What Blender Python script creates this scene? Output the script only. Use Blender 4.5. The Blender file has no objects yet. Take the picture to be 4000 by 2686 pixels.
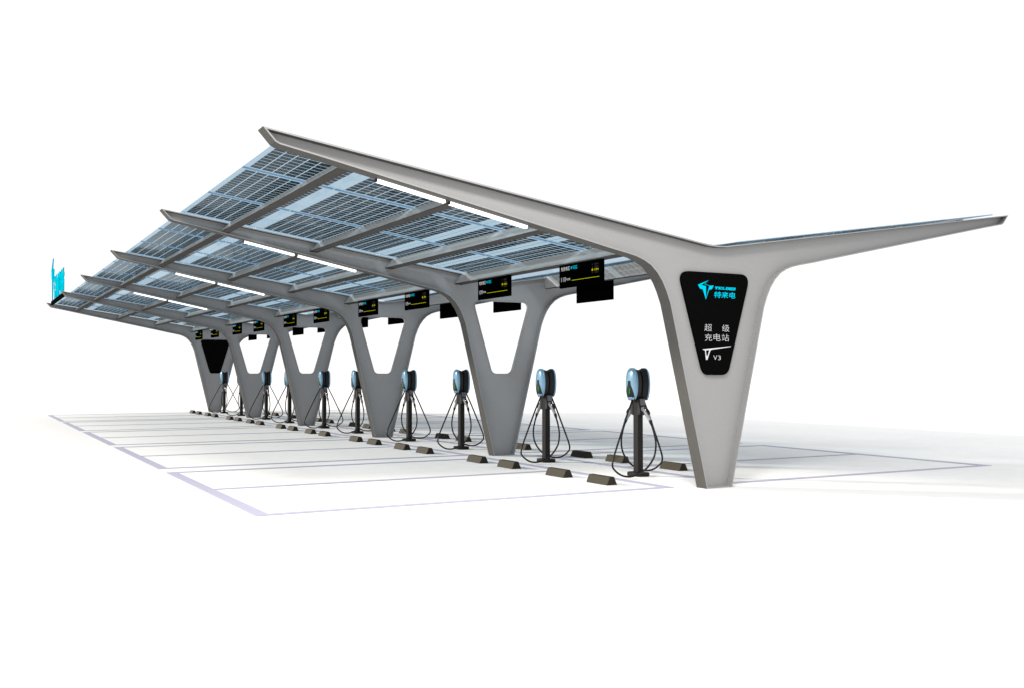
import bpy, bmesh, math, random
from mathutils import Vector, Matrix
from mathutils.geometry import tessellate_polygon

random.seed(4)
SC = bpy.context.scene
COL = SC.collection
R = math.radians
S = 5.9312            # spacing of the frames
AX = 0.206            # x of the symmetry axis of the frames
NF = 6
ORD = ['first', 'second', 'third', 'fourth', 'fifth', 'sixth']

# ------------------------------------------------------------------ materials
def nmat(name):
    m = bpy.data.materials.new(name); m.use_nodes = True
    nt = m.node_tree
    return m, nt, nt.nodes['Principled BSDF'], nt.nodes['Material Output']

def metal(name, a, b, rough=.45, metallic=.35, scale=180., bump=.02, spec=.5):
    """paint with the fine sandy grain of powder coating"""
    m, nt, p, out = nmat(name)
    tc = nt.nodes.new('ShaderNodeTexCoord')
    n = nt.nodes.new('ShaderNodeTexNoise'); n.inputs['Scale'].default_value = scale
    n.inputs['Detail'].default_value = 3
    n2 = nt.nodes.new('ShaderNodeTexNoise'); n2.inputs['Scale'].default_value = 1.3
    n2.inputs['Detail'].default_value = 4
    add = nt.nodes.new('ShaderNodeMath'); add.operation = 'MULTIPLY_ADD'
    add.inputs[1].default_value = .22; 
    r = nt.nodes.new('ShaderNodeValToRGB')
    r.color_ramp.elements[0].position = .38; r.color_ramp.elements[1].position = .78
    r.color_ramp.elements[0].color = (*a, 1); r.color_ramp.elements[1].color = (*b, 1)
    L = nt.links.new
    L(tc.outputs['Object'], n.inputs['Vector']); L(tc.outputs['Object'], n2.inputs['Vector'])
    L(n2.outputs['Fac'], add.inputs[0]); L(n.outputs['Fac'], add.inputs[2])
    L(add.outputs[0], r.inputs['Fac']); L(r.outputs['Color'], p.inputs['Base Color'])
    p.inputs['Metallic'].default_value = metallic
    p.inputs['Roughness'].default_value = rough
    p.inputs['Specular IOR Level'].default_value = spec
    bp = nt.nodes.new('ShaderNodeBump'); bp.inputs['Strength'].default_value = bump
    bp.inputs['Distance'].default_value = .002
    L(n.outputs['Fac'], bp.inputs['Height']); L(bp.outputs['Normal'], p.inputs['Normal'])
    return m

def plain(name, c, rough=.5, metallic=0., spec=.5, noise=.12, scale=60., coat=0.):
    m, nt, p, out = nmat(name)
    tc = nt.nodes.new('ShaderNodeTexCoord')
    n = nt.nodes.new('ShaderNodeTexNoise'); n.inputs['Scale'].default_value = scale
    r = nt.nodes.new('ShaderNodeValToRGB')
    r.color_ramp.elements[0].position = .3; r.color_ramp.elements[1].position = .7
    r.color_ramp.elements[0].color = (*[v*(1-noise) for v in c], 1)
    r.color_ramp.elements[1].color = (*[min(1, v*(1+noise)) for v in c], 1)
    nt.links.new(tc.outputs['Object'], n.inputs['Vector'])
    nt.links.new(n.outputs['Fac'], r.inputs['Fac'])
    nt.links.new(r.outputs['Color'], p.inputs['Base Color'])
    p.inputs['Roughness'].default_value = rough
    p.inputs['Metallic'].default_value = metallic
    p.inputs['Specular IOR Level'].default_value = spec
    p.inputs['Coat Weight'].default_value = coat
    return m

def emit(name, c, s=1.):
    m, nt, p, out = nmat(name)
    nt.nodes.remove(p)
    e = nt.nodes.new('ShaderNodeEmission')
    e.inputs['Color'].default_value = (*c, 1); e.inputs['Strength'].default_value = s
    nt.links.new(e.outputs[0], out.inputs['Surface'])
    return m

def glass(name, tint, gl=.05, rough=.02):
    m, nt, p, out = nmat(name)
    nt.nodes.remove(p)
    t = nt.nodes.new('ShaderNodeBsdfTransparent'); t.inputs['Color'].default_value = (*tint, 1)
    g = nt.nodes.new('ShaderNodeBsdfGlossy'); g.inputs['Roughness'].default_value = rough
    f = nt.nodes.new('ShaderNodeLayerWeight'); f.inputs['Blend'].default_value = gl
    mx = nt.nodes.new('ShaderNodeMixShader')
    L = nt.links.new
    L(f.outputs['Facing'], mx.inputs[0]); L(t.outputs[0], mx.inputs[1]); L(g.outputs[0], mx.inputs[2])
    L(mx.outputs[0], out.inputs['Surface'])
    return m

M = {}
M['web'] = metal('silver_web_paint', (.29, .293, .299), (.332, .332, .335), .5, .1, scale=90., spec=.25)
M['flange'] = metal('grey_flange_paint', (.060, .058, .055), (.10, .097, .092), .65, .0, spec=.08)  # flanges share the web's silver; shade is painted into this darker tone
M['purlin'] = metal('grey_beam_paint', (.36, .357, .353), (.44, .437, .432), .7, .0, spec=.0)
M['plate'] = metal('dark_grey_beam_plate', (.055, .053, .051), (.085, .082, .080), .7, .0, spec=.0)  # darkened copy of the beam paint, shade painted in for the undersides
M['glass'] = glass('blue_tinted_glass', (.66, .765, .835), .022)
M['trim'] = glass('blue_glass_edge', (.80, .865, .915), .022)
M['cell'] = plain('dark_solar_cell', (.020, .023, .028), .25, 0., .12, .25, 9.)
M['valley'] = glass('pale_blue_glass', (.70, .79, .86), .022)
M['black'] = plain('black_sign_face', (.003, .003, .003), .55, 0, .0)
M['screen'] = plain('black_screen', (.0006, .0006, .0006), .6, 0, .0)
M['cyan'] = emit('cyan_lit_lettering', (0., .76, 1.), 1.)
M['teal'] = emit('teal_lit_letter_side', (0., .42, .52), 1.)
M['white'] = emit('white_lit_lettering', (.9, .9, .9), 1.)
M['scyan'] = emit('screen_cyan', (0., .62, .82), 1.)
M['swhite'] = emit('screen_white', (.7, .7, .7), 1.)
M['sgrey'] = emit('screen_grey', (.045, .045, .045), 1.)
M['yellow'] = emit('screen_yellow', (.68, .69, 0.), 1.)
M['lamp'] = emit('white_lamp_diffuser', (1., 1., 1.), 2.2)
M['dark'] = metal('charcoal_post_paint', (.011, .0105, .010), (.019, .018, .0175), .65, .0, 90., spec=.12)
M['body'] = plain('black_plastic', (.014, .014, .016), .5, 0, .2)
M['groove'] = plain('matt_black_recess', (.006, .006, .006), .8, 0, .1)
M['blue'] = metal('light_blue_metallic_cover', (.18, .34, .47), (.24, .42, .57), .28, .3, 220., spec=.4)
M['display'] = plain('gloss_black_display', (.004, .004, .004), .15, 0, .3)
M['green'] = emit('green_status_light', (.0, .75, .06), 1.)
M['gun'] = plain('light_grey_plastic', (.26, .26, .28), .45)
M['gunplate'] = plain('mid_grey_plastic', (.10, .105, .12), .45)
M['cable'] = plain('black_rubber_cable', (.006, .006, .008), .38, 0, .2)
M['line'] = plain('lilac_paint', (.455, .455, .575), .8, 0, .1, .04, 25.)
M['ground'] = plain('pale_concrete', (.86, .86, .86), .9, 0, .0, .02, 3.)

def stop_mat():
    m, nt, p, out = nmat('dark_rubber_stop')
    tc = nt.nodes.new('ShaderNodeTexCoord')
    n = nt.nodes.new('ShaderNodeTexNoise'); n.inputs['Scale'].default_value = 150
    r = nt.nodes.new('ShaderNodeValToRGB')
    r.color_ramp.elements[0].color = (.013, .0115, .0095, 1); r.color_ramp.elements[1].color = (.028, .025, .020, 1)
    nt.links.new(tc.outputs['Object'], n.inputs['Vector']); nt.links.new(n.outputs['Fac'], r.inputs['Fac'])
    nt.links.new(r.outputs['Color'], p.inputs['Base Color'])
    p.inputs['Roughness'].default_value = .6
    p.inputs['Specular IOR Level'].default_value = .2
    p.inputs['Specular Tint'].default_value = (1., .86, .66, 1)
    return m
M['stop'] = stop_mat()

# ------------------------------------------------------------------ helpers
def link(o, parent=None):
    COL.objects.link(o)
    if parent is not None: o.parent = parent
    return o

def mesh(name, bm, mats, parent=None, smooth=False):
    bm.normal_update()
    me = bpy.data.meshes.new(name); bm.to_mesh(me); bm.free()
    for m in (mats if isinstance(mats, (list, tuple)) else [mats]): me.materials.append(m)
    if smooth:
        for p in me.polygons: p.use_smooth = True
    return link(bpy.data.objects.new(name, me), parent)

def empty(name, loc=(0, 0, 0)):
    o = bpy.data.objects.new(name, None); o.location = loc; o.empty_display_size = .2
    return link(o)

def tag(o, label=None, cat=None, group=None, kind=None):
    if label: o['label'] = label
    if cat: o['category'] = cat
    if group: o['group'] = group
    if kind: o['kind'] = kind
    return o

def copy_tree(o, parent=None):
    c = o.copy(); COL.objects.link(c)
    if parent is not None: c.parent = parent
    for ch in list(o.children): copy_tree(ch, c)
    return c

def box(bm, x0, x1, y0, y1, z0, z1):
    v = [bm.verts.new(p) for p in ((x0,y0,z0),(x1,y0,z0),(x1,y1,z0),(x0,y1,z0),(x0,y0,z1),(x1,y0,z1),(x1,y1,z1),(x0,y1,z1))]
    for f in ((3,2,1,0),(4,5,6,7),(0,1,5,4),(1,2,6,5),(2,3,7,6),(3,0,4,7)): bm.faces.new([v[i] for i in f])
    return v

def bevel_all(bm, off, seg=2):
    bmesh.ops.bevel(bm, geom=list(bm.edges), offset=off, segments=seg, affect='EDGES', profile=.6)

def prism(bm, loops, fr, a, b, mi_side=0):
    """loops: [outer, hole...] in 2D; fr(u, v, w) -> 3D; solid between w=a and w=b"""
    polys = [[Vector((p[0], p[1], 0)) for p in l] for l in loops]
    tri = tessellate_polygon(polys)
    flat = [p for l in loops for p in l]
    lo = [bm.verts.new(fr(p[0], p[1], a)) for p in flat]
    hi = [bm.verts.new(fr(p[0], p[1], b)) for p in flat]
    for t in tri:
        for vs in (lo, hi):
            try: bm.faces.new([vs[i] for i in t])
            except ValueError: pass
    k = 0
    for l in loops:
        n = len(l)
        for i in range(n):
            j = (i+1) % n
            f = bm.faces.new((lo[k+i], lo[k+j], hi[k+j], hi[k+i])); f.material_index = mi_side
        k += n
    bmesh.ops.recalc_face_normals(bm, faces=bm.faces)

def ring(bm, outer, inner, fr, a, b):
    n = len(outer)
    V = [[bm.verts.new(fr(p[0], p[1], w)) for p in l] for l in (outer, inner) for w in (a, b)]
    oa, ob, ia, ib = V
    for i in range(n):
        j = (i+1) % n
        bm.faces.new((oa[i], oa[j], ob[j], ob[i])); bm.faces.new((ia[j], ia[i], ib[i], ib[j]))
        bm.faces.new((oa[j], oa[i], ia[i], ia[j])); bm.faces.new((ob[i], ob[j], ib[j], ib[i]))
    bmesh.ops.recalc_face_normals(bm, faces=bm.faces)

def offset_in(poly, t):
    """inset of a closed counter-clockwise or clockwise polygon"""
    n = len(poly)
    area = sum(poly[i][0]*poly[(i+1) % n][1]-poly[(i+1) % n][0]*poly[i][1] for i in range(n))
    s = 1 if area > 0 else -1
    out = []
    for i in range(n):
        p0, p1, p2 = Vector(poly[i-1]), Vector(poly[i]), Vector(poly[(i+1) % n])
        d1 = (p1-p0).normalized(); d2 = (p2-p1).normalized()
        n1 = Vector((-d1.y, d1.x))*s; n2 = Vector((-d2.y, d2.x))*s
        b = (n1+n2).normalized()
        c = max(.35, b.dot(n1))
        q = p1+b*(t/c); out.append((q.x, q.y))
    return out

def round_poly(pts, sb, n=6):
    out = []
    N = len(pts)
    for i in range(N):
        p0, p1, p2 = Vector(pts[i-1]), Vector(pts[i]), Vector(pts[(i+1) % N])
        a = p1+(p0-p1).normalized()*sb[i]; b = p1+(p2-p1).normalized()*sb[i]
        for k in range(n+1):
            t = k/n
            # a rounder corner than a plain quadratic
            q = a*(1-t)**3+(a+(p1-a)*.62)*3*t*(1-t)**2+(b+(p1-b)*.62)*3*t*t*(1-t)+b*t**3
            out.append((q.x, q.y))
    return out

def tube(bm, pts, rad, seg=8, sub=6):
    P = [Vector(p) for p in pts]; rr = rad if isinstance(rad, (list, tuple)) else [rad]*len(P)
    C = []; RR = []
    for i in range(len(P)-1):
        p0 = P[max(i-1, 0)]; p1 = P[i]; p2 = P[i+1]; p3 = P[min(i+2, len(P)-1)]
        for k in range(sub):
            t = k/sub
            C.append(.5*((2*p1)+(p2-p0)*t+(2*p0-5*p1+4*p2-p3)*t*t+(3*p1-p0-3*p2+p3)*t**3))
            RR.append(rr[i]*(1-t)+rr[i+1]*t)
    C.append(P[-1]); RR.append(rr[-1])
    up = Vector((.3, .5, .8)); prev = None
    rings = []
    for i, c in enumerate(C):
        d = (C[min(i+1, len(C)-1)]-C[max(i-1, 0)]).normalized()
        if prev is None: a = d.cross(up).normalized()
        else: a = (prev-d*prev.dot(d)).normalized()
        prev = a; b = d.cross(a)
        rings.append([bm.verts.new(c+(a*math.cos(2*math.pi*k/seg)+b*math.sin(2*math.pi*k/seg))*RR[i]) for k in range(seg)])
    for i in range(len(rings)-1):
        for k in range(seg):
            bm.faces.new((rings[i][k], rings[i][(k+1) % seg], rings[i+1][(k+1) % seg], rings[i+1][k]))
    bm.faces.new(rings[0][::-1]); bm.faces.new(rings[-1])

def text_mesh(body, bold=0., shear=0.):
    """lettering as a flat mesh normalised to the unit square"""
    cu = bpy.data.curves.new('lettering', 'FONT'); cu.body = body; cu.size = 1; cu.offset = bold; cu.shear = shear
    cu.resolution_u = 3
    o = bpy.data.objects.new('lettering', cu); COL.objects.link(o)
    dg = bpy.context.evaluated_depsgraph_get()
    me = bpy.data.meshes.new_from_object(o.evaluated_get(dg))
    vs = [v.co.copy() for v in me.vertices]; fs = [tuple(p.vertices) for p in me.polygons]
    bpy.data.objects.remove(o); bpy.data.curves.remove(cu); bpy.data.meshes.remove(me)
    x0 = min(v.x for v in vs); x1 = max(v.x for v in vs); y0 = min(v.y for v in vs); y1 = max(v.y for v in vs)
    return [((v.x-x0)/(x1-x0), (v.y-y0)/(y1-y0)) for v in vs], fs

def put_text(bm, body, u0, u1, v0, v1, fr, bold=0., shear=0., depth=0., w=0., mi_side=0):
    vs, fs = text_mesh(body, bold, shear)
    f2 = lambda p, ww: fr(u0+p[0]*(u1-u0), v0+p[1]*(v1-v0), ww)
    a = [bm.verts.new(f2(p, w)) for p in vs]
    faces = []
    for f in fs:
        try: faces.append(bm.faces.new([a[i] for i in f]))
        except ValueError: pass
    if depth:
        vec = Vector(f2((0, 0), w+depth))-Vector(f2((0, 0), w))
        old = set(bm.faces)
        r = bmesh.ops.extrude_face_region(bm, geom=faces, use_keep_orig=True)
        nv = [g for g in r['geom'] if isinstance(g, bmesh.types.BMVert)]
        bmesh.ops.translate(bm, verts=nv, vec=vec)
        caps = set(g for g in r['geom'] if isinstance(g, bmesh.types.BMFace))
        for f in bm.faces:
            if f not in old and f not in caps: f.material_index = mi_side

# ------------------------------------------------------------------ ground and markings
bm = bmesh.new()
g = 900
vs = [bm.verts.new(p) for p in ((-g,-g,0),(g,-g,0),(g,g,0),(-g,g,0))]; bm.faces.new(vs)
tag(mesh('ground', bm, M['ground']), kind='structure')

def marking(side):
    """outline of a pair of parking spaces with the line between them"""
    bm = bmesh.new(); z0, z1 = .002, .006
    X0, X1 = AX-6.0, AX-.485            # outer and inner edge, left side
    if side > 0: X0, X1 = AX+.485, AX+6.0
    y0, y1 = .33, 5.62
    wo = .16
    box(bm, X0, X0+wo, y0, y1, z0, z1); box(bm, X1-wo, X1, y0, y1, z0, z1)
    for a, b in ((y0, y0+.125), (2.975, 3.08), (y1-.125, y1)): box(bm, X0+wo, X1-wo, a, b, z0, z1)
    return bm
for side in (-1, 1):
    pm = None
    for k in range(5):
        if pm is None:
            o = pm = mesh('parking_marking', marking(side), M['line'])
        else: o = pm.copy(); COL.objects.link(o)
        o.location = (0, k*S, 0); o['kind'] = 'structure'

# ------------------------------------------------------------------ frames
half = [(.16, 3.181), (6.04, 4.04), (5.912, 3.897), (5.865, 3.873), (5.40, 3.784), (2.04, 3.107), (1.735, 3.043), (1.45, 2.990),
        (1.325, 2.962), (1.21, 2.922), (1.097, 2.861), (.997, 2.768), (.918, 2.660), (.859, 2.546), (.797, 2.389), (.752, 2.211), (.624, 1.69), (.2125, 0.)]
outline = [(0., 3.172)]+half+[(-u, z) for u, z in reversed(half)]
SIDE = .301
hole = round_poly([(-.603, 2.818), (-.208, 1.487), (.208, 1.487), (.603, 2.818)], [.16, .095, .095, .16])
signp = round_poly([(-.608, 2.823), (-.207, 1.480), (.207, 1.480), (.608, 2.823)], [.17, .10, .10, .17])
TH = .21; W0, W1 = .098, .138
frF = lambda u, v, w: (u, w, v)
inner = offset_in(outline, .016)
webp = offset_in(outline, .012)

def frame(name):
    t = empty(name)
    bm = bmesh.new(); prism(bm, [webp, hole], frF, W0, W1); mesh('web_plate', bm, M['web'], t)
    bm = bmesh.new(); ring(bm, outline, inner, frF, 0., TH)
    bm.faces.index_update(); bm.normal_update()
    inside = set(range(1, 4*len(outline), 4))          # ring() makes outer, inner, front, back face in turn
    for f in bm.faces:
        if abs(f.normal.y) > .9 or f.index in inside and f.normal.z > -.6: f.material_index = 1  # outer and down-facing lip faces keep the painted-shade tone
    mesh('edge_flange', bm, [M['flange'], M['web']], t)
    bm = bmesh.new(); ring(bm, hole, offset_in(hole, .010), frF, W0-.012, W1+.012); mesh('opening_rim', bm, M['web'], t)
    return t
FR = []
for k in range(NF):
    o = frame('canopy_frame') if k == 0 else copy_tree(FR[0])
    o.location = (AX, k*S, 0)
    extra = {0: 'nearest the viewer, carrying the lettered black sign', 5: 'farthest away, filled with a blank black panel'}.get(
        k, f'with an open window, {ORD[k]} from the front')
    tag(o, f'grey steel V-legged frame, {extra}', 'frame', 'steel frames carrying the canopy roof')
    FR.append(o)

# signs in the end frames
def panel_empty(name, y, poly, w0, w1):
    t = empty(name, (AX, y, 0))
    bm = bmesh.new(); prism(bm, [poly], frF, w0, w1); mesh('face_panel', bm, M['black'], t)
    return t
t = panel_empty('entrance_sign', 0, signp, .062, .0975)
tag(t, 'black tapered sign with cyan emblem and white lettering on the front frame', 'sign')
frS = lambda u, v, w: (u-AX, w, v)
LOGO_L = [(0.089,2.717),(-0.088,2.652),(-0.056,2.602),(-0.008,2.592),(0.042,2.465),(0.043,2.637),(-0.035,2.649),(0.068,2.706)]
LOGO_LINE = [(0.089,2.717),(0.018,2.662),(0.102,2.644),(0.104,2.648),(0.0275,2.665)]
LOGO_R = [(0.104,2.646),(0.175,2.650),(0.143,2.601),(0.095,2.592),(0.0425,2.467),(0.047,2.489),(0.101,2.641)]
LT = [(0.2,2.637),(0.253,2.638),(0.251,2.622),(0.235,2.630),(0.227,2.613),(0.235,2.604),(0.2,2.603),(0.21,2.612),(0.216,2.629),(0.196,2.622)]
LE = [(0.254,2.637),(0.315,2.637),(0.312,2.624),(0.302,2.629),(0.277,2.63),(0.275,2.622),(0.299,2.621),(0.297,2.613),(0.273,2.615),(0.272,2.611),(0.296,2.61),(0.311,2.617),(0.308,2.603),(0.248,2.603),(0.257,2.611),(0.263,2.629)]
LL = [(0.322,2.636),(0.357,2.637),(0.344,2.629),(0.339,2.611),(0.36,2.611),(0.375,2.619),(0.372,2.604),(0.313,2.602),(0.323,2.61),(0.329,2.628)]
LD = [(0.382,2.637),(0.424,2.637),(0.442,2.631),(0.445,2.62),(0.437,2.609),(0.418,2.602),(0.376,2.602),(0.384,2.608),(0.39,2.628)]
LDH = [(0.411,2.63),(0.424,2.629),(0.427,2.621),(0.421,2.613),(0.403,2.61)]
PILL = [(0.442,2.636),(0.547,2.636),(0.551,2.63),(0.544,2.604),(0.536,2.601),(0.434,2.6),(0.447,2.613),(0.45,2.623)]
bm = bmesh.new()
for q in (LOGO_L, LOGO_LINE, LOGO_R): prism(bm, [q], frS, .0585, .0615)
mesh('emblem', bm, M['cyan'], t)
bm = bmesh.new()
for q in ([LT], [LE], [LL], [LD, LDH], [PILL]): prism(bm, q, frS, .0585, .0615)
put_text(bm, '特来电', .181, .543, 2.490, 2.573, frS, .010, .12, 0, .0585)
nm = mesh('brand_lettering', bm, M['cyan'], t)
bm = bmesh.new(); put_text(bm, '300001', .456, .538, 2.610, 2.6275, frS, .01, .1, 0, .0575)
mesh('number_lettering', bm, M['black'], nm)
bm = bmesh.new()
put_text(bm, '超', .015, .136, 2.049, 2.141, frS, -.012, 0, 0, .0585)
put_text(bm, '级', .314, .437, 2.045, 2.138, frS, -.012, 0, 0, .0585)
put_text(bm, '充', .020, .141, 1.921, 2.013, frS, -.012, 0, 0, .0585)
put_text(bm, '电', .166, .284, 1.923, 2.016, frS, -.012, 0, 0, .0585)
put_text(bm, '站', .307, .429, 1.920, 2.014, frS, -.012, 0, 0, .0585)
mesh('title_lettering', bm, M['white'], t)
VI = [(-0.017,1.817),(0.465,1.861),(0.454,1.852),(0.194,1.819),(0.136,1.812),(0.116,1.803),(0.105,1.787),(0.06,1.679),(0.038,1.68),(0.023,1.795),(0.014,1.804),(-0.012,1.81)]
VH = [(0.036,1.802),(0.088,1.807),(0.093,1.803),(0.066,1.733),(0.057,1.731),(0.044,1.738)]
bm = bmesh.new(); prism(bm, [VI, VH], frS, .0585, .0615)
put_text(bm, 'V', .161, .225, 1.678, 1.738, frS, -.012, 0, 0, .0585)
put_text(bm, '3', .241, .286, 1.678, 1.736, frS, -.012, 0, 0, .0585)
mesh('version_lettering', bm, M['white'], t)
t = panel_empty('blank_sign', 5*S, offset_in(hole, .011), .104, .132)
tag(t, 'plain black tapered panel filling the window of the farthest frame', 'sign')

# ------------------------------------------------------------------ purlins (long beams between the frames)
PUR = [-4.919, -3.440, -2.096, -.761]                 # outer bottom corner on the left wing
def roof_z(x):                                        # underside of the glass
    u = abs(x-AX)
    return 3.181+(u-.16)*.1461+(.006 if x < AX else .03)
def beam(x0, sgn, zb):
    """hat section: outer face sloping in towards the roof, narrow top"""
    L = [(0, zb), (.128, zb-.012), (.150, None), (.112, None)]
    pts = []
    for dx, z in L:
        x = x0+sgn*dx
        pts.append((x, roof_z(x)-.012 if z is None else z))
    bm = bmesh.new()
    prism(bm, [pts], lambda u, v, w: (u, w, v), W1+.001, S+W0-.001)
    return bm
ZB = [3.754, 3.530, 3.317, 3.100]
PN = ['outermost', 'second outermost', 'third outermost', 'innermost']
for side in (-1, 1):
    for i, x in enumerate(PUR):
        xx = x if side < 0 else 2*AX-x+.128
        if side > 0:  # right wing sits mirrored
            xx = 2*AX-x+.09
        base = None
        for k in range(5):
            if base is None:
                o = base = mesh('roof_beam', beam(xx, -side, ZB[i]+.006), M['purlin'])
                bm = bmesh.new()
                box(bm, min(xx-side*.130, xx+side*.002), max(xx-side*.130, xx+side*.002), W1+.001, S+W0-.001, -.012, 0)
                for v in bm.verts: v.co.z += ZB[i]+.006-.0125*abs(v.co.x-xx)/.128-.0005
                mesh('bottom_plate', bm, M['plate'], o)  # thin sheet added to carry the painted shade under the beam
            else: o = copy_tree(base)
            o.location = (0, k*S, 0)
            tag(o, f'{PN[i]} long grey beam under the {"left" if side < 0 else "right"} wing in the {ORD[k]} bay from the front', 'beam', 'long beams under the canopy glass')

# ------------------------------------------------------------------ solar panels
ROWS = [(-5.55, -4.398, 7), (-4.382, -2.273, 14), (-2.257, -1.213, 6), (-1.197, -.15, 6)]
RN = ['outermost', 'wide second', 'third', 'innermost']
CN = ['near', 'middle', 'far']
YC = [(.085, 1.995), (2.03, 3.94), (3.975, 5.885)]
GT = .014
def panel(x0, x1, ncol, side):
    """origin at the middle of the panel's underside, tilted with the wing"""
    t = empty('solar_panel')
    sl = .1461
    ln = (x1-x0)*math.sqrt(1+sl*sl); wd = YC[0][1]-YC[0][0]
    bm = bmesh.new(); box(bm, -ln/2, ln/2, -wd/2, wd/2, 0, GT); mesh('glass_sheet', bm, M['glass'], t)
    bm = bmesh.new()
    mx = .058 if ncol == 7 else .095
    px = (ln-.058-.10)/ncol if ncol == 7 else (ln-2*mx)/ncol
    if ncol == 6 and side > 0: mx = .03; px = (ln-2*mx)/ncol
    xs = -ln/2+mx
    if ncol == 7 and side > 0: xs = -ln/2+.10
    nr = 12; my = .068; py = (wd-2*my)/nr
    for i in range(ncol):
        for j in range(nr):
            a = xs+i*px+.0075; b = xs+(i+1)*px-.0075
            c = -wd/2+my+j*py+.0095; d = -wd/2+my+(j+1)*py-.0095
            box(bm, a, b, c, d, .0065, .0070)
    mesh('cell_grid', bm, M['cell'], t)
    for s in (-1, 1):
        bm = bmesh.new(); ya = s*(wd/2+.001); yb = s*(wd/2+.0165)
        box(bm, -ln/2, ln/2, min(ya, yb), max(ya, yb), -.004, GT+.004)
        mesh('edge_trim', bm, M['trim'], t)
    return t
for side in (-1, 1):
    for r, (a, b, nc) in enumerate(ROWS):
        x0, x1 = (a, b) if side < 0 else (2*AX-b, 2*AX-a)
        base = None
        for k in range(5):
            for c, (ya, yb) in enumerate(YC):
                if base is None: o = base = panel(x0, x1, nc, side)
                else: o = copy_tree(base)
                xm = (x0+x1)/2
                o.location = (xm, k*S+(ya+yb)/2, roof_z(xm))
                o.rotation_euler = (0, math.atan(.1461)*(1 if side < 0 else -1), 0)
                tag(o, f'dark-celled glass panel, {RN[r]} row of the {"left" if side < 0 else "right"} wing, {CN[c]} column, {ORD[k]} bay',
                    'solar panel', 'glass solar panels roofing the canopy')
base = None
for k in range(5):
    if base is None:
        bm = bmesh.new()
        pts = [(-.342, 3.2215), (0, 3.1865), (.342, 3.2375), (.342, 3.2475), (0, 3.1965), (-.342, 3.2315)]
        prism(bm, [pts], lambda u, v, w: (u, w, v), .10, S-.06)
        o = base = mesh('valley_glass', bm, M['valley'])
    else: o = base.copy(); COL.objects.link(o)
    o.location = (AX, k*S, 0)
    tag(o, f'clear pale blue glass strip along the roof valley of the {ORD[k]} bay', 'glass strip', 'glass strips in the roof valley')

# ------------------------------------------------------------------ linear lamps under the frames
def low_z(u): return 3.107+(u-2.04)*.2009
def lamp(u0, u1):
    t = empty('strip_lamp')
    def bar(y0, y1, ua, ub, dz0, dz1):
        bm = bmesh.new()
        P = [(-ua, low_z(ua)-dz0), (-ub, low_z(ub)-dz0), (-ub, low_z(ub)-dz1), (-ua, low_z(ua)-dz1)]
        prism(bm, [P], lambda u, v, w: (u, w, v), y0, y1)
        return bm
    mesh('diffuser', bar(.148, .217, u0-.01, u1+.01, .003, .034), M['lamp'], t)
    mesh('end_cap', bar(.147, .218, u0, u0-.009, .002, .035), M['dark'], t)
    mesh('end_cap', bar(.147, .218, u1+.009, u1, .002, .035), M['dark'], t)
    return t
LB = [lamp(4.735, 3.885), lamp(3.845, 2.80)]
for k in range(4):
    for i in range(2):
        o = LB[i] if k == 0 else copy_tree(LB[i])
        o.location = (AX, k*S, 0)
        tag(o, f'glowing white strip lamp, {("outer", "inner")[i]} one under the left arm of the {ORD[k]} frame', 'lamp', 'strip lamps under the frames')

# ------------------------------------------------------------------ hanging screens
SW, SH, SD = 1.14, .345, .035
def screen(number):
    t = empty('hanging_screen')
    bm = bmesh.new(); box(bm, 0, SD, -SW/2, SW/2, -SH, 0); mesh('housing', bm, M['screen'], t)
    fr = lambda u, v, w: (-.002-w, SW/2-u*SW, -v*SH)
    def lines(name, items, mat, extra=None):
        bm = bmesh.new()
        for body, u0, u1, v0, v1, bold in items: put_text(bm, body, u0, u1, v1, v0, fr, bold)
        if extra: extra(bm)
        mesh(name, bm, M[mat], t)
    lines('title_text', [('充放电区', .042, .257, .10, .275, 0), (number, .048, .162, .545, .735, -.012), ('号终端', .172, .265, .605, .70, 0)], 'swhite')
    def hexa(bm):
        cx, cy = .298, .185
        for ro, ri in ((1., .74), (.42, 0)):
            P = [(cx+.021*math.cos(R(90+60*i))*ro, cy+.062*math.sin(R(90+60*i))*ro) for i in range(6)]
            if ri:
                Q = [(cx+.021*math.cos(R(90+60*i))*ri, cy+.062*math.sin(R(90+60*i))*ri) for i in range(6)]
                prism(bm, [P, Q], fr, 0, .001)
            else: prism(bm, [P], fr, 0, .001)
    lines('charge_text', [('V2G', .326, .430, .11, .255, .008)], 'scyan', hexa)
    def icons(bm):
        for v in (.19, .305, .525):
            prism(bm, [[(.772, v+.01), (.784, v-.035), (.782, v-.005), (.793, v-.005), (.780, v+.04), (.782, v+.01)]], fr, 0, .001)
    lines('status_text', [('放电中', .824, .918, .15, .235, 0), ('调度中', .824, .918, .265, .35, 0), ('充电中', .824, .918, .485, .57, 0)], 'sgrey', icons)
    def clock(bm):
        cx, cy = .782, .415
        P = [(cx+.016*math.cos(R(30*i)), cy+.05*math.sin(R(30*i))) for i in range(12)]
        prism(bm, [P, [(cx+(a-cx)*.68, cy+(b-cy)*.68) for a, b in P]], fr, 0, .001)
        prism(bm, [[(cx-.002, cy-.028), (cx+.002, cy-.028), (cx+.002, cy), (cx+.009, cy), (cx+.009, cy+.012), (cx-.002, cy+.012)]], fr, 0, .001)
    lines('reserved_text', [('已预约', .824, .918, .372, .46, .006)], 'yellow', clock)
    bm = bmesh.new(); prism(bm, [[(.305, .716), (.932, .716), (.932, .730), (.305, .730)]], fr, 0, .001)
    mesh('progress_bar', bm, M['yellow'], t)
    return t
SY = [1.90, 4.58]
s110 = screen('110'); s109 = screen('109'); first = True
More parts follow.
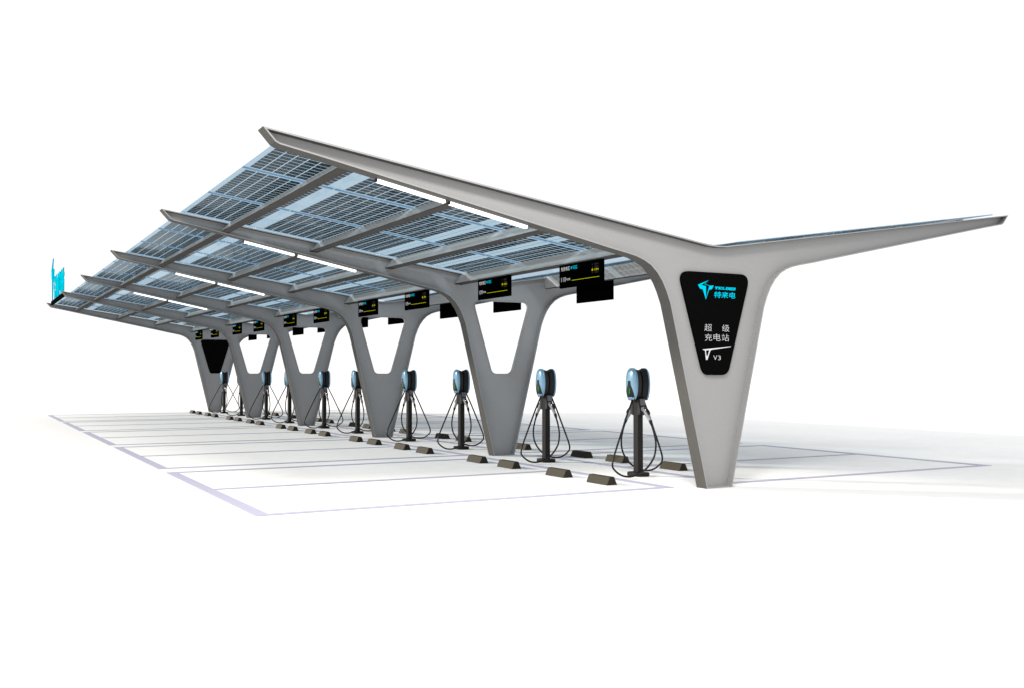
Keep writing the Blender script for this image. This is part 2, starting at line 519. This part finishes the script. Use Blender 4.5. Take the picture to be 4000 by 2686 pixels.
for k in range(5):
    for i, y in enumerate(SY):
        if k == 0 and i == 0: o = s110
        elif first: o = s109; first = False
        else: o = copy_tree(s109)
        o.location = (-.735, k*S+y, 3.095)
        if k == 0 and i == 0: lab = 'black hanging screen numbered 110 with cyan, white and yellow text'
        else: lab = f'black hanging screen numbered 109, {("nearer", "farther")[i]} of two lettered screens in the {ORD[k]} bay'
        tag(o, lab, 'screen', 'lettered screens hanging under the left wing')
base = None
for k in range(5):
    for i, y in enumerate(SY):
        if base is None:
            base = o = empty('hanging_screen')
            bm = bmesh.new(); box(bm, -SD, 0, -SW/2, SW/2, -SH, 0); mesh('housing', bm, M['screen'], o)
        else: o = copy_tree(base)
        o.location = (1.31, k*S+y, 3.105)
        tag(o, f'blank black back of the {("nearer", "farther")[i]} screen hanging on the right in the {ORD[k]} bay', 'screen', 'screens seen from behind under the right wing')

# ------------------------------------------------------------------ wheel stops
def stop():
    bm = bmesh.new()
    pts = [(-.085, 0), (.085, 0), (.035, .112), (-.035, .112)]
    prism(bm, [pts], lambda u, v, w: (u, w, v), -.255, .255)
    bevel_all(bm, .004, 1)
    return mesh('wheel_stop', bm, M['stop'])
base = None
WY = [1.205, 2.315, 3.84, 4.955]
for side in (-1, 1):
    for k in range(5):
        for i, y in enumerate(WY):
            if side > 0 and k == 0 and i == 0: continue      # the photograph shows nothing of this one
            if base is None: o = base = stop()
            else: o = base.copy(); COL.objects.link(o)
            o.location = (AX+side*1.05, k*S+y, 0)
            tag(o, f'dark rubber wheel stop, {ORD[i]} of four along the {"left" if side < 0 else "right"} spaces of the {ORD[k]} bay', 'wheel stop', 'wheel stops beside the chargers')

# ------------------------------------------------------------------ chargers
HA, HB, HN, HZ = .142, .238, 5.0, 1.342
def Rad(th): 
    lo, hi = 0., .4
    c, s_ = abs(math.cos(th)), abs(math.sin(th))
    for _ in range(26):                        # barrel outline: narrower towards top and bottom
        r = (lo+hi)/2; z = min(r*s_/HB, 1.2)
        if (r*c/(HA*(1-.34*z*z)))**HN+z**HN > 1: hi = r
        else: lo = r
    return lo
def xs_cover(y, z):
    r = math.hypot(y, z)/Rad(math.atan2(z, y)) if (y or z) else 0
    T = [(0, .159), (.3, .157), (.6, .150), (.8, .141), (.93, .128), (1., .108)]
    for (a, b), (c, d) in zip(T, T[1:]):
        if r <= c: return b+(d-b)*(r-a)/(c-a)
    return .108
def loft(bm, layers, sgn, n=36, cap0=True, cap1=True):
    rings = []
    for x, s in layers:
        rings.append([bm.verts.new((sgn*x, s*Rad(2*math.pi*i/n)*math.cos(2*math.pi*i/n), HZ+s*Rad(2*math.pi*i/n)*math.sin(2*math.pi*i/n))) for i in range(n)])
    for a, b in zip(rings, rings[1:]):
        for i in range(n): bm.faces.new((a[i], a[(i+1) % n], b[(i+1) % n], b[i]))
    if cap0: bm.faces.new(rings[0])
    if cap1: bm.faces.new(rings[-1])
    bmesh.ops.recalc_face_normals(bm, faces=bm.faces)

def charger():
    t = empty('charging_post')
    bm = bmesh.new()
    c = .06; X, Y = .122, .17
    P = [(-X, -Y+c), (-X+c, -Y), (X-c, -Y), (X, -Y+c), (X, Y-c), (X-c, Y), (-X+c, Y), (-X, Y-c)]
    prism(bm, [P], lambda u, v, w: (u, v, w), 0, .055); bevel_all(bm, .006, 1)
    mesh('base_plate', bm, M['dark'], t)
    bm = bmesh.new(); box(bm, -.046, .046, -.061, .061, .055, 1.2); bevel_all(bm, .006, 1)
    mesh('post', bm, M['dark'], t)
    bm = bmesh.new(); box(bm, -.02, .02, -.088, .088, 1.13, 1.53); bevel_all(bm, .008, 1)
    mesh('spine', bm, M['groove'], t)
    for s in (-1, 1):
        bm = bmesh.new()
        loft(bm, [(.014, .82), (.020, .87), (.050, .905), (.080, .95), (.099, .975)], s)
        h = mesh('charging_unit', bm, M['body'], t, True)
        bm = bmesh.new()
        loft(bm, [(.097, 1.), (.108, 1.), (.128, .93), (.141, .8), (.150, .6), (.157, .3), (.159, .06)], s)
        mesh('cover', bm, M['blue'], h, True)
        # black display that widens downwards, following the bulge of the cover
        bm = bmesh.new(); rows = []
        for z, w in ((.052, .0), (.051, .024), (.045, .030), (-.01, .038), (-.03, .050), (-.08, .076), (-.13, .090), (-.18, .094), (-.236, .080)):
            rows.append([bm.verts.new((s*(xs_cover(w*q, z)+.003), w*q, HZ+z)) for q in (-1, -.6, -.2, .2, .6, 1)])
        for a, b in zip(rows, rows[1:]):
            for i in range(5): bm.faces.new((a[i], a[i+1], b[i+1], b[i]))
        bmesh.ops.remove_doubles(bm, verts=bm.verts, dist=.0005)
        bmesh.ops.recalc_face_normals(bm, faces=bm.faces)
        mesh('display', bm, M['display'], h)
        bm = bmesh.new()
        pts = [(0.012, -.062), (.004, -.10), (-.004, -.138)]
        tube(bm, [(s*(xs_cover(y, z)+.004), -s*y*-1, HZ+z) for y, z in pts], .0032, 6, 3)
        mesh('status_light', bm, M['green'], h)
        # holster, gun and cable: one set on each of the y sides
        f = lambda p: (p[0]*-s*-1, p[1]*s, p[2])
        bm = bmesh.new()
        prism(bm, [[(.056, .885), (.120, .905), (.128, .97), (.118, 1.05), (.098, 1.135), (.056, 1.135)]],
              lambda u, v, w: (w, s*u, v), -.055, .055); bevel_all(bm, .006, 1)
        hs = mesh('gun_holster', bm, M['body'], t)
        bm = bmesh.new()
        prism(bm, [[(.125, 1.035), (.105, 1.125), (.110, 1.127), (.131, 1.035)]], lambda u, v, w: (w, s*u, v), -.043, .043)
        mesh('holster_plate', bm, M['gunplate'], hs)
        bm = bmesh.new()
        tube(bm, [(0, s*.118, .985), (0, s*.165, .965), (0, s*.215, .915), (0, s*.262, .860), (0, s*.300, .815)], [.038, .036, .033, .026, .023], 10, 4)
        gn = mesh('charging_gun', bm, M['gun'], t, True)
        bm = bmesh.new()
        tube(bm, [(0, s*.165, .990), (0, s*.215, .968), (0, s*.262, .930), (0, s*.268, .905)], [.022, .026, .024, .015], 8, 3)
        mesh('trigger_cap', bm, M['display'], gn, True)
        bm = bmesh.new()
        tube(bm, [(0, s*.297, .820), (0, s*.318, .785), (0, s*.330, .755)], [.0265, .023, .015], 8, 2)
        mesh('cable_boot', bm, M['cable'], gn, True)
        q = s
        C = [(0, .320, .775), (.01, .375, .64), (.01, .415, .48), (-.02, .405, .30), (-.13, .37, .14), (-.30, .325, .045), (-.47, .285, .045),
             (-.60, .245, .14), (-.61, .225, .24), (-.52, .185, .42), (-.37, .12, .68), (-.24, .06, .90), (-.15, .03, 1.05), (-.10, .02, 1.16)]
        # the cable of the gun on the -y side swings out to -x and climbs to the unit there, the other one to +x
        bm = bmesh.new(); tube(bm, [((-x if s > 0 else x), s*y, z) for x, y, z in C], .0140, 8, 5)
        mesh('charging_cable', bm, M['cable'], t, True)
    return t
base = None
CY = [1.80, 4.44]
for k in range(5):
    for i, y in enumerate(CY):
        if base is None: o = base = charger()
        else: o = copy_tree(base)
        o.location = (AX, k*S+y, 0)
        tag(o, f'black twin-headed charging post with pale blue covers, {("nearer", "farther")[i]} of two in the {ORD[k]} bay', 'charger', 'charging posts along the middle of the canopy')

# ------------------------------------------------------------------ letters standing on the far edge of the roof
t = empty('rooftop_sign', (-5.68, 24.45, 3.93))
tag(t, 'glowing cyan emblem and lettering standing on the far left roof edge', 'sign')
bm = bmesh.new(); box(bm, -.03, .03, 0, 4.95, 0, .135); mesh('sign_base', bm, M['black'], t)
fr = lambda u, v, w: (w, 4.0-u, v)
ex = lambda q: [((a+.088)/.263*1.03-1.17, .13+(b-2.465)/.252*1.52) for a, b in q]
bm = bmesh.new()
for q in (LOGO_L, LOGO_LINE, LOGO_R): prism(bm, [ex(q)], fr, -.02, .02, 1)
mesh('emblem', bm, [M['cyan'], M['teal']], t)
for i, ch in enumerate('特来电超充站'):
    bm = bmesh.new()
    put_text(bm, ch, i*.655, i*.655+.60, .150, .95, fr, .045, 0, .03, -.015, 1)
    mesh('letter', bm, [M['cyan'], M['teal']], t)

# ------------------------------------------------------------------ light
w = bpy.data.worlds.new('World'); SC.world = w; w.use_nodes = True
bg = w.node_tree.nodes['Background']
bg.inputs['Color'].default_value = (1., 1., 1., 1); bg.inputs['Strength'].default_value = 1.06

sun = bpy.data.lights.new('sun', 'SUN'); sun.energy = 4.2; sun.angle = R(4.5); sun.color = (1., .93, .82)
so = link(bpy.data.objects.new('sun', sun))
d = Vector((3.1, -3.1, -1.45)).normalized()
so.rotation_euler = d.to_track_quat('-Z', 'Y').to_euler()

ar = bpy.data.lights.new('softbox', 'AREA'); ar.shape = 'DISK'; ar.size = 3.; ar.energy = 235; ar.spread = R(66); ar.color = (1., .95, .89)
ao = link(bpy.data.objects.new('softbox', ar)); ao.location = (-7.0, -7.0, 11.5)
ao.rotation_euler = (Vector((-3.4, 0, 3.8))-ao.location).to_track_quat('-Z', 'Y').to_euler()

# ------------------------------------------------------------------ camera
cam = bpy.data.cameras.new('camera'); co = link(bpy.data.objects.new('camera', cam))
cam.sensor_width = 36; cam.lens = 3904.913/4000*36; cam.clip_end = 3000
co.location = (-8.52643, -10.20213, 1.5)
co.rotation_euler = (R(90)+.0290986, 0, -.503752)
SC.camera = co
vs = SC.view_settings
vs.view_transform = 'Standard'; vs.look = 'None'; vs.exposure = 0; vs.gamma = 1; vs.use_curve_mapping = False
SC.cycles.transparent_max_bounces = 24
SC.cycles.max_bounces = 8
